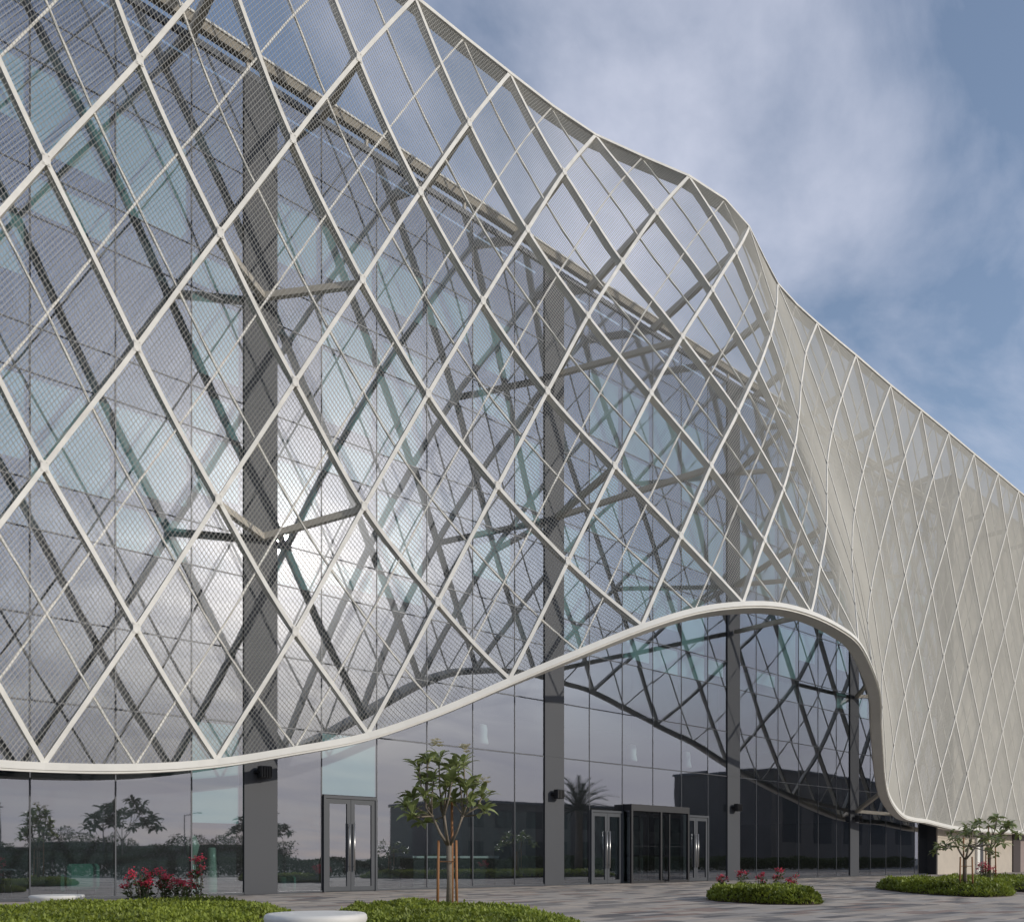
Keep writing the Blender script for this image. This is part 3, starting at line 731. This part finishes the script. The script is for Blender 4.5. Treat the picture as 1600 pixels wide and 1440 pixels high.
plain_block('office_tower', 62, -290, 68, -277, 18.5, M['blockwall'], 'distant slim tower mirrored at the far left of the glass', 'building', 3, 5)
bw = MB().box((-20, -100.3, -0.1), (66, -100, 2.6)).build('boundary_wall', M['blockwall']); tag(bw, 'long low wall across the street, mirrored under the tree line in the left glass', 'wall')
rg = np.random.default_rng(17); nb = 26000
lx = rg.uniform(-20, 66, nb); hmax = 3.4 + 0.5 * np.sin(lx * 0.8) + 0.5 * np.sin(lx * 0.37 + 1) + 0.3 * np.sin(lx * 2.1)
zz = rg.uniform(0.1, 1, nb) * hmax; ly = -97 + rg.normal(0, 0.8, nb)
P = np.stack([lx, ly, zz], -1); a1 = rg.normal(size=(nb, 3)); a2 = rg.normal(size=(nb, 3)); a1 /= np.linalg.norm(a1, axis=1, keepdims=True); a2 /= np.linalg.norm(a2, axis=1, keepdims=True)
V = np.stack([P - a1 * .16, P + a2 * .10, P + a1 * .16, P - a2 * .10], 1).reshape(-1, 3)
tl = link(bpy.data.objects.new('hedge', quads_mesh('hedge', V, np.arange(len(V), dtype=np.int32).reshape(-1, 4), M['leaf2']))); tag(tl, 'uneven dark hedge across the street, mirrored as the skyline of the left glass', 'hedge', kind='stuff')
for i, (x, h) in enumerate(((24, 7.0), (36, 6.2), (47, 6.6), (58, 7.4))):
    lp = empty('street_lamp', (x, -90, 0)); tag(lp, ['street lamp across the street, mirrored at the left edge of the glass', 'street lamp across the street, mirrored left of the dark tree', 'street lamp across the street, mirrored in the pane left of the first column', 'street lamp across the street, mirrored in the first double door'][i], 'street lamp', 'street lamps across the street')
    MB().tube([(0, 0, 0), (0, 0, h)], [0.09, 0.06], 8).build('pole', M['black'], lp); MB().bar((0, 0, h - 0.05), (1.4, 0, h + 0.15), 0.08, 0.08).build('arm', M['black'], lp)
    MB().box((1.3, -0.15, h + 0.08), (1.9, 0.15, h + 0.2)).build('lamp_head', M['black'], lp)

# clipped hedge near the street side of the plaza: the dark band low in the glass
hg = MB(); line = [(10, -25.5), (14, -21.8), (22, -20.4), (60, -19.2), (96, -17.5)]
n = 52000; seg = rg.choice(4, n, p=[.06, .10, .46, .38]); tt = rg.uniform(0, 1, n)
L_ = np.array(line, float); base_ = L_[seg] * (1 - tt[:, None]) + L_[seg + 1] * tt[:, None]
P = np.stack([base_[:, 0], base_[:, 1] + rg.uniform(-1.6, 0.1, n), rg.uniform(0.0, 1, n) ** 0.7 * (1.0 + 0.12 * np.sin(base_[:, 0] * 1.7) + 0.1 * np.sin(base_[:, 0] * 0.61))], -1)
a1 = rg.normal(size=(n, 3)); a2 = rg.normal(size=(n, 3)); a1 /= np.linalg.norm(a1, axis=1, keepdims=True); a2 /= np.linalg.norm(a2, axis=1, keepdims=True)
V = np.stack([P - a1 * .09, P + a2 * .06, P + a1 * .09, P - a2 * .06], 1).reshape(-1, 3)
h2 = link(bpy.data.objects.new('hedge', quads_mesh('hedge', V, np.arange(len(V), dtype=np.int32).reshape(-1, 4), M['leaf2']))); tag(h2, 'waist high clipped hedge along the plaza edge, mirrored as the dark band in the glass', 'hedge', kind='stuff')

# ------------------------------------------------------------------ red flowering shrubs
def shrub(X, Z, H, w_, label, seed, group, nst=9):
    rg = random.Random(seed); b = cw(X, Z, 0.10); e = empty('flowering_shrub', b); tag(e, label, 'shrub', group)
    st, lf, fl = MB(), MB(), MB()
    for i in range(nst):
        a = rg.uniform(0, 6.28); r = w_ * math.sqrt(rg.random()); h = H * rg.uniform(0.62, 1.0)
        p0 = Vector((0.3 * r * math.cos(a), 0.3 * r * math.sin(a), 0)); p2 = Vector((r * math.cos(a), r * math.sin(a), h)); p1 = (p0 + p2) / 2 + Vector((rg.uniform(-.05, .05), rg.uniform(-.05, .05), 0.06))
        st.tube([p0, p1, p2], [0.009, 0.007, 0.005], 5)
        for k in range(16):
            t_ = rg.uniform(0.2, 0.98); q = p0.lerp(p2, t_) + Vector((rg.uniform(-.05, .05), rg.uniform(-.05, .05), 0)); d = Vector((rg.uniform(-1, 1), rg.uniform(-1, 1), rg.uniform(-.2, .9))).normalized(); s = d.cross(Vector((rg.uniform(-1, 1), rg.uniform(-1, 1), 1))).normalized(); L = rg.uniform(0.06, 0.11); n = len(lf.v)
            lf.v += [tuple(q), tuple(q + d * L * .5 + s * L * .28), tuple(q + d * L), tuple(q + d * L * .5 - s * L * .28)]; lf.f.append((n, n + 1, n + 2, n + 3))
        if rg.random() < 0.9:
            for k in range(22):
                c = p2 + Vector((rg.gauss(0, .035), rg.gauss(0, .035), rg.gauss(0, .03))); d = Vector((rg.uniform(-1, 1), rg.uniform(-1, 1), rg.uniform(-.5, 1))).normalized(); s = d.orthogonal().normalized(); L = 0.035; n = len(fl.v)
                fl.v += [tuple(c - s * L * .5), tuple(c + d * L), tuple(c + s * L * .5), tuple(c - d * L * .4)]; fl.f.append((n, n + 1, n + 2, n + 3))
    st.build('stem', M['bark'], e); tag(lf.build('foliage', M['shrub'], e, fix=False), kind='stuff'); fl.build('blossom', M['red'], e, fix=False)
GA = 'red flowering shrubs behind the left ground cover'
for i, (X, Z, H, w_, lb) in enumerate((
        (-6.92, 16.4, 0.62, 0.26, 'leftmost red flowering shrub behind the left green mound'),
        (-6.67, 16.2, 0.66, 0.28, 'second red flowering shrub from the left behind the left green mound'),
        (-6.37, 16.4, 0.70, 0.30, 'fullest red flowering shrub in the middle of the left row'),
        (-6.02, 16.2, 0.62, 0.26, 'red flowering shrub right of the fullest one in the left row'),
        (-5.75, 16.3, 0.92, 0.10, 'tall thin red flowering shrub at the right end of the left row'))):
    shrub(X, Z, H, w_, lb, 40 + i, GA, nst=13 if w_ > 0.12 else 6)
GB = 'red flowering shrubs behind the small ground cover mound'
for i, (X, Z, H, w_, lb) in enumerate((
        (5.35, 22.6, 0.50, 0.14, 'leftmost small red shrub in front of the grey column right of the revolving door'),
        (5.85, 22.5, 0.58, 0.2, 'second small red shrub behind the small green mound'),
        (6.3, 22.6, 0.50, 0.2, 'third small red shrub behind the small green mound'),
        (6.75, 22.4, 0.62, 0.18, 'brightest small red shrub at the right behind the small green mound'),
        (7.1, 22.6, 0.45, 0.12, 'rightmost low red shrub behind the small green mound'))):
    shrub(X, Z, H, w_, lb, 60 + i, GB, nst=6)
shrub(15.3, 28.6, 0.75, 0.32, 'rounded brownish shrub between the two trees at the stone wing', 80, None, nst=14)

# ------------------------------------------------------------------ benches
def bench(X, Z, r, h, label, sx=1.0, ang=0.0):
    b = MB().lathe([(r * 0.80, 0.0), (r * 0.80, 0.03), (r * 0.86, h * 0.35), (r * 0.97, h * 0.80), (r, h * 0.88), (r * 0.985, h * 0.96), (r * 0.95, h * 0.995), (r * 0.86, h), (r * 0.5, h * 0.992), (0.01, h * 0.985)], seg=48, sx=sx)
    o = b.build('round_bench', M['bench'], smooth=True); o.location = cw(X, Z); o.rotation_euler.z = math.radians(ang); tag(o, label, 'bench', 'white concrete benches on the plaza')
bench(-1.93, 8.75, 0.50, 0.46, 'near white rounded concrete bench cut by the bottom edge of the view')
bench(-8.45, 16.5, 0.47, 0.32, 'far white rounded concrete bench behind the left green mound, before the green armchair')

# ------------------------------------------------------------------ furniture seen through the glass
def armchair(x, y, rz, label):
    e = empty('armchair', (x, y, 0), rz); tag(e, label, 'armchair')
    MB().box((-0.42, -0.40, 0.20), (0.42, 0.36, 0.44)).build('seat', M['seat'], e, bevel=0.05)
    MB().box((-0.46, 0.26, 0.22), (0.46, 0.46, 0.86)).build('backrest', M['seat'], e, bevel=0.07)
    for s in (-1, 1): MB().box((s * 0.46 - 0.07, -0.40, 0.18), (s * 0.46 + 0.07, 0.30, 0.62)).build('armrest', M['seat'], e, bevel=0.05)
    for sx in (-.36, .36):
        for sy in (-.32, .34): MB().tube([(sx, sy, 0), (sx, sy, 0.21)], 0.02, 8).build('leg', M['black'], e)
armchair(7.05, 0.95, math.radians(200), 'green upholstered armchair behind the glass at the lower left')
def vase(x, y, prof, label):
    o = MB().lathe(prof, seg=28).build('floor_vase', M['vase'], smooth=True); o.location = (x, y, 0); tag(o, label, 'vase', 'pale green floor vases inside the glass')
vase(10.0, 0.7, [(0.15, 0), (0.20, 0.1), (0.21, 0.35), (0.10, 0.75), (0.06, 0.95), (0.12, 1.05), (0.20, 1.35), (0.10, 1.6), (0.07, 1.62)], 'taller curved pale green floor vase beside the dark mullion')
vase(10.65, 0.9, [(0.13, 0), (0.17, 0.1), (0.17, 0.5), (0.14, 1.0), (0.12, 1.28), (0.08, 1.3)], 'straight pale green floor vase next to the first grey column')
def stool(x, y, label):
    e = empty('pouf', (x, y, 0)); tag(e, label, 'stool'); MB().lathe([(0.24, 0.03), (0.28, 0.06), (0.29, 0.25), (0.28, 0.42), (0.24, 0.46), (0.01, 0.47)], seg=24).build('cushion', M['seat'], e, smooth=True); MB().lathe([(0.22, 0), (0.22, 0.03)], seg=24).build('foot', M['black'], e)
stool(13.15, 1.3, 'round green pouf behind the glass right of the first grey column')
def table(x, y, label, top='slab', L=1.6):
    e = empty('table', (x, y, 0)); tag(e, label, 'table'); MB().box((-L / 2, -0.4, 0.70), (L / 2, 0.4, 0.74)).build('table_top', M[top], e, bevel=0.008)
    for sx in (-L / 2 + .08, L / 2 - .08):
        for sy in (-.32, .32): MB().tube([(sx, sy, 0), (sx * 0.98, sy, 0.70)], 0.02, 8).build('leg', M['black'], e)
table(5.0, 1.6, 'dark table behind the glass left of the green armchair')
for x, lb in ((21.2, 'pale pendant lamp inside the glass, above and right of the staked frangipani'), (29.7, 'pale pendant lamp inside the glass, above the revolving door'), (33.6, 'pale pendant lamp inside the glass, left of the third grey column')):
    pe = empty('pendant_lamp', (x, 1.6, 5.15)); tag(pe, lb, 'pendant lamp', 'pale pendant lamps in a row inside the hall')
    MB().lathe([(0.05, 0.75), (0.16, 0.70), (0.20, 0.55), (0.19, 0.30), (0.24, 0.05), (0.22, 0.0)][::-1], seg=24).build('lamp_shade', M['bench'], pe, smooth=True)
    MB().tube([(0, 0, 0.75), (0, 0, 3.7)], 0.008, 6).build('cable', M['black'], pe)
e = empty('reception_counter', (20.3, 2.4, 0)); tag(e, 'pale topped reception counter behind the glass right of the staked frangipani', 'counter')
MB().box((-1.9, -0.4, 0), (1.9, 0.4, 1.0)).build('counter_front', M['dark'], e); MB().box((-2.0, -0.5, 1.002), (2.0, 0.45, 1.08)).build('counter_top', M['bench'], e)
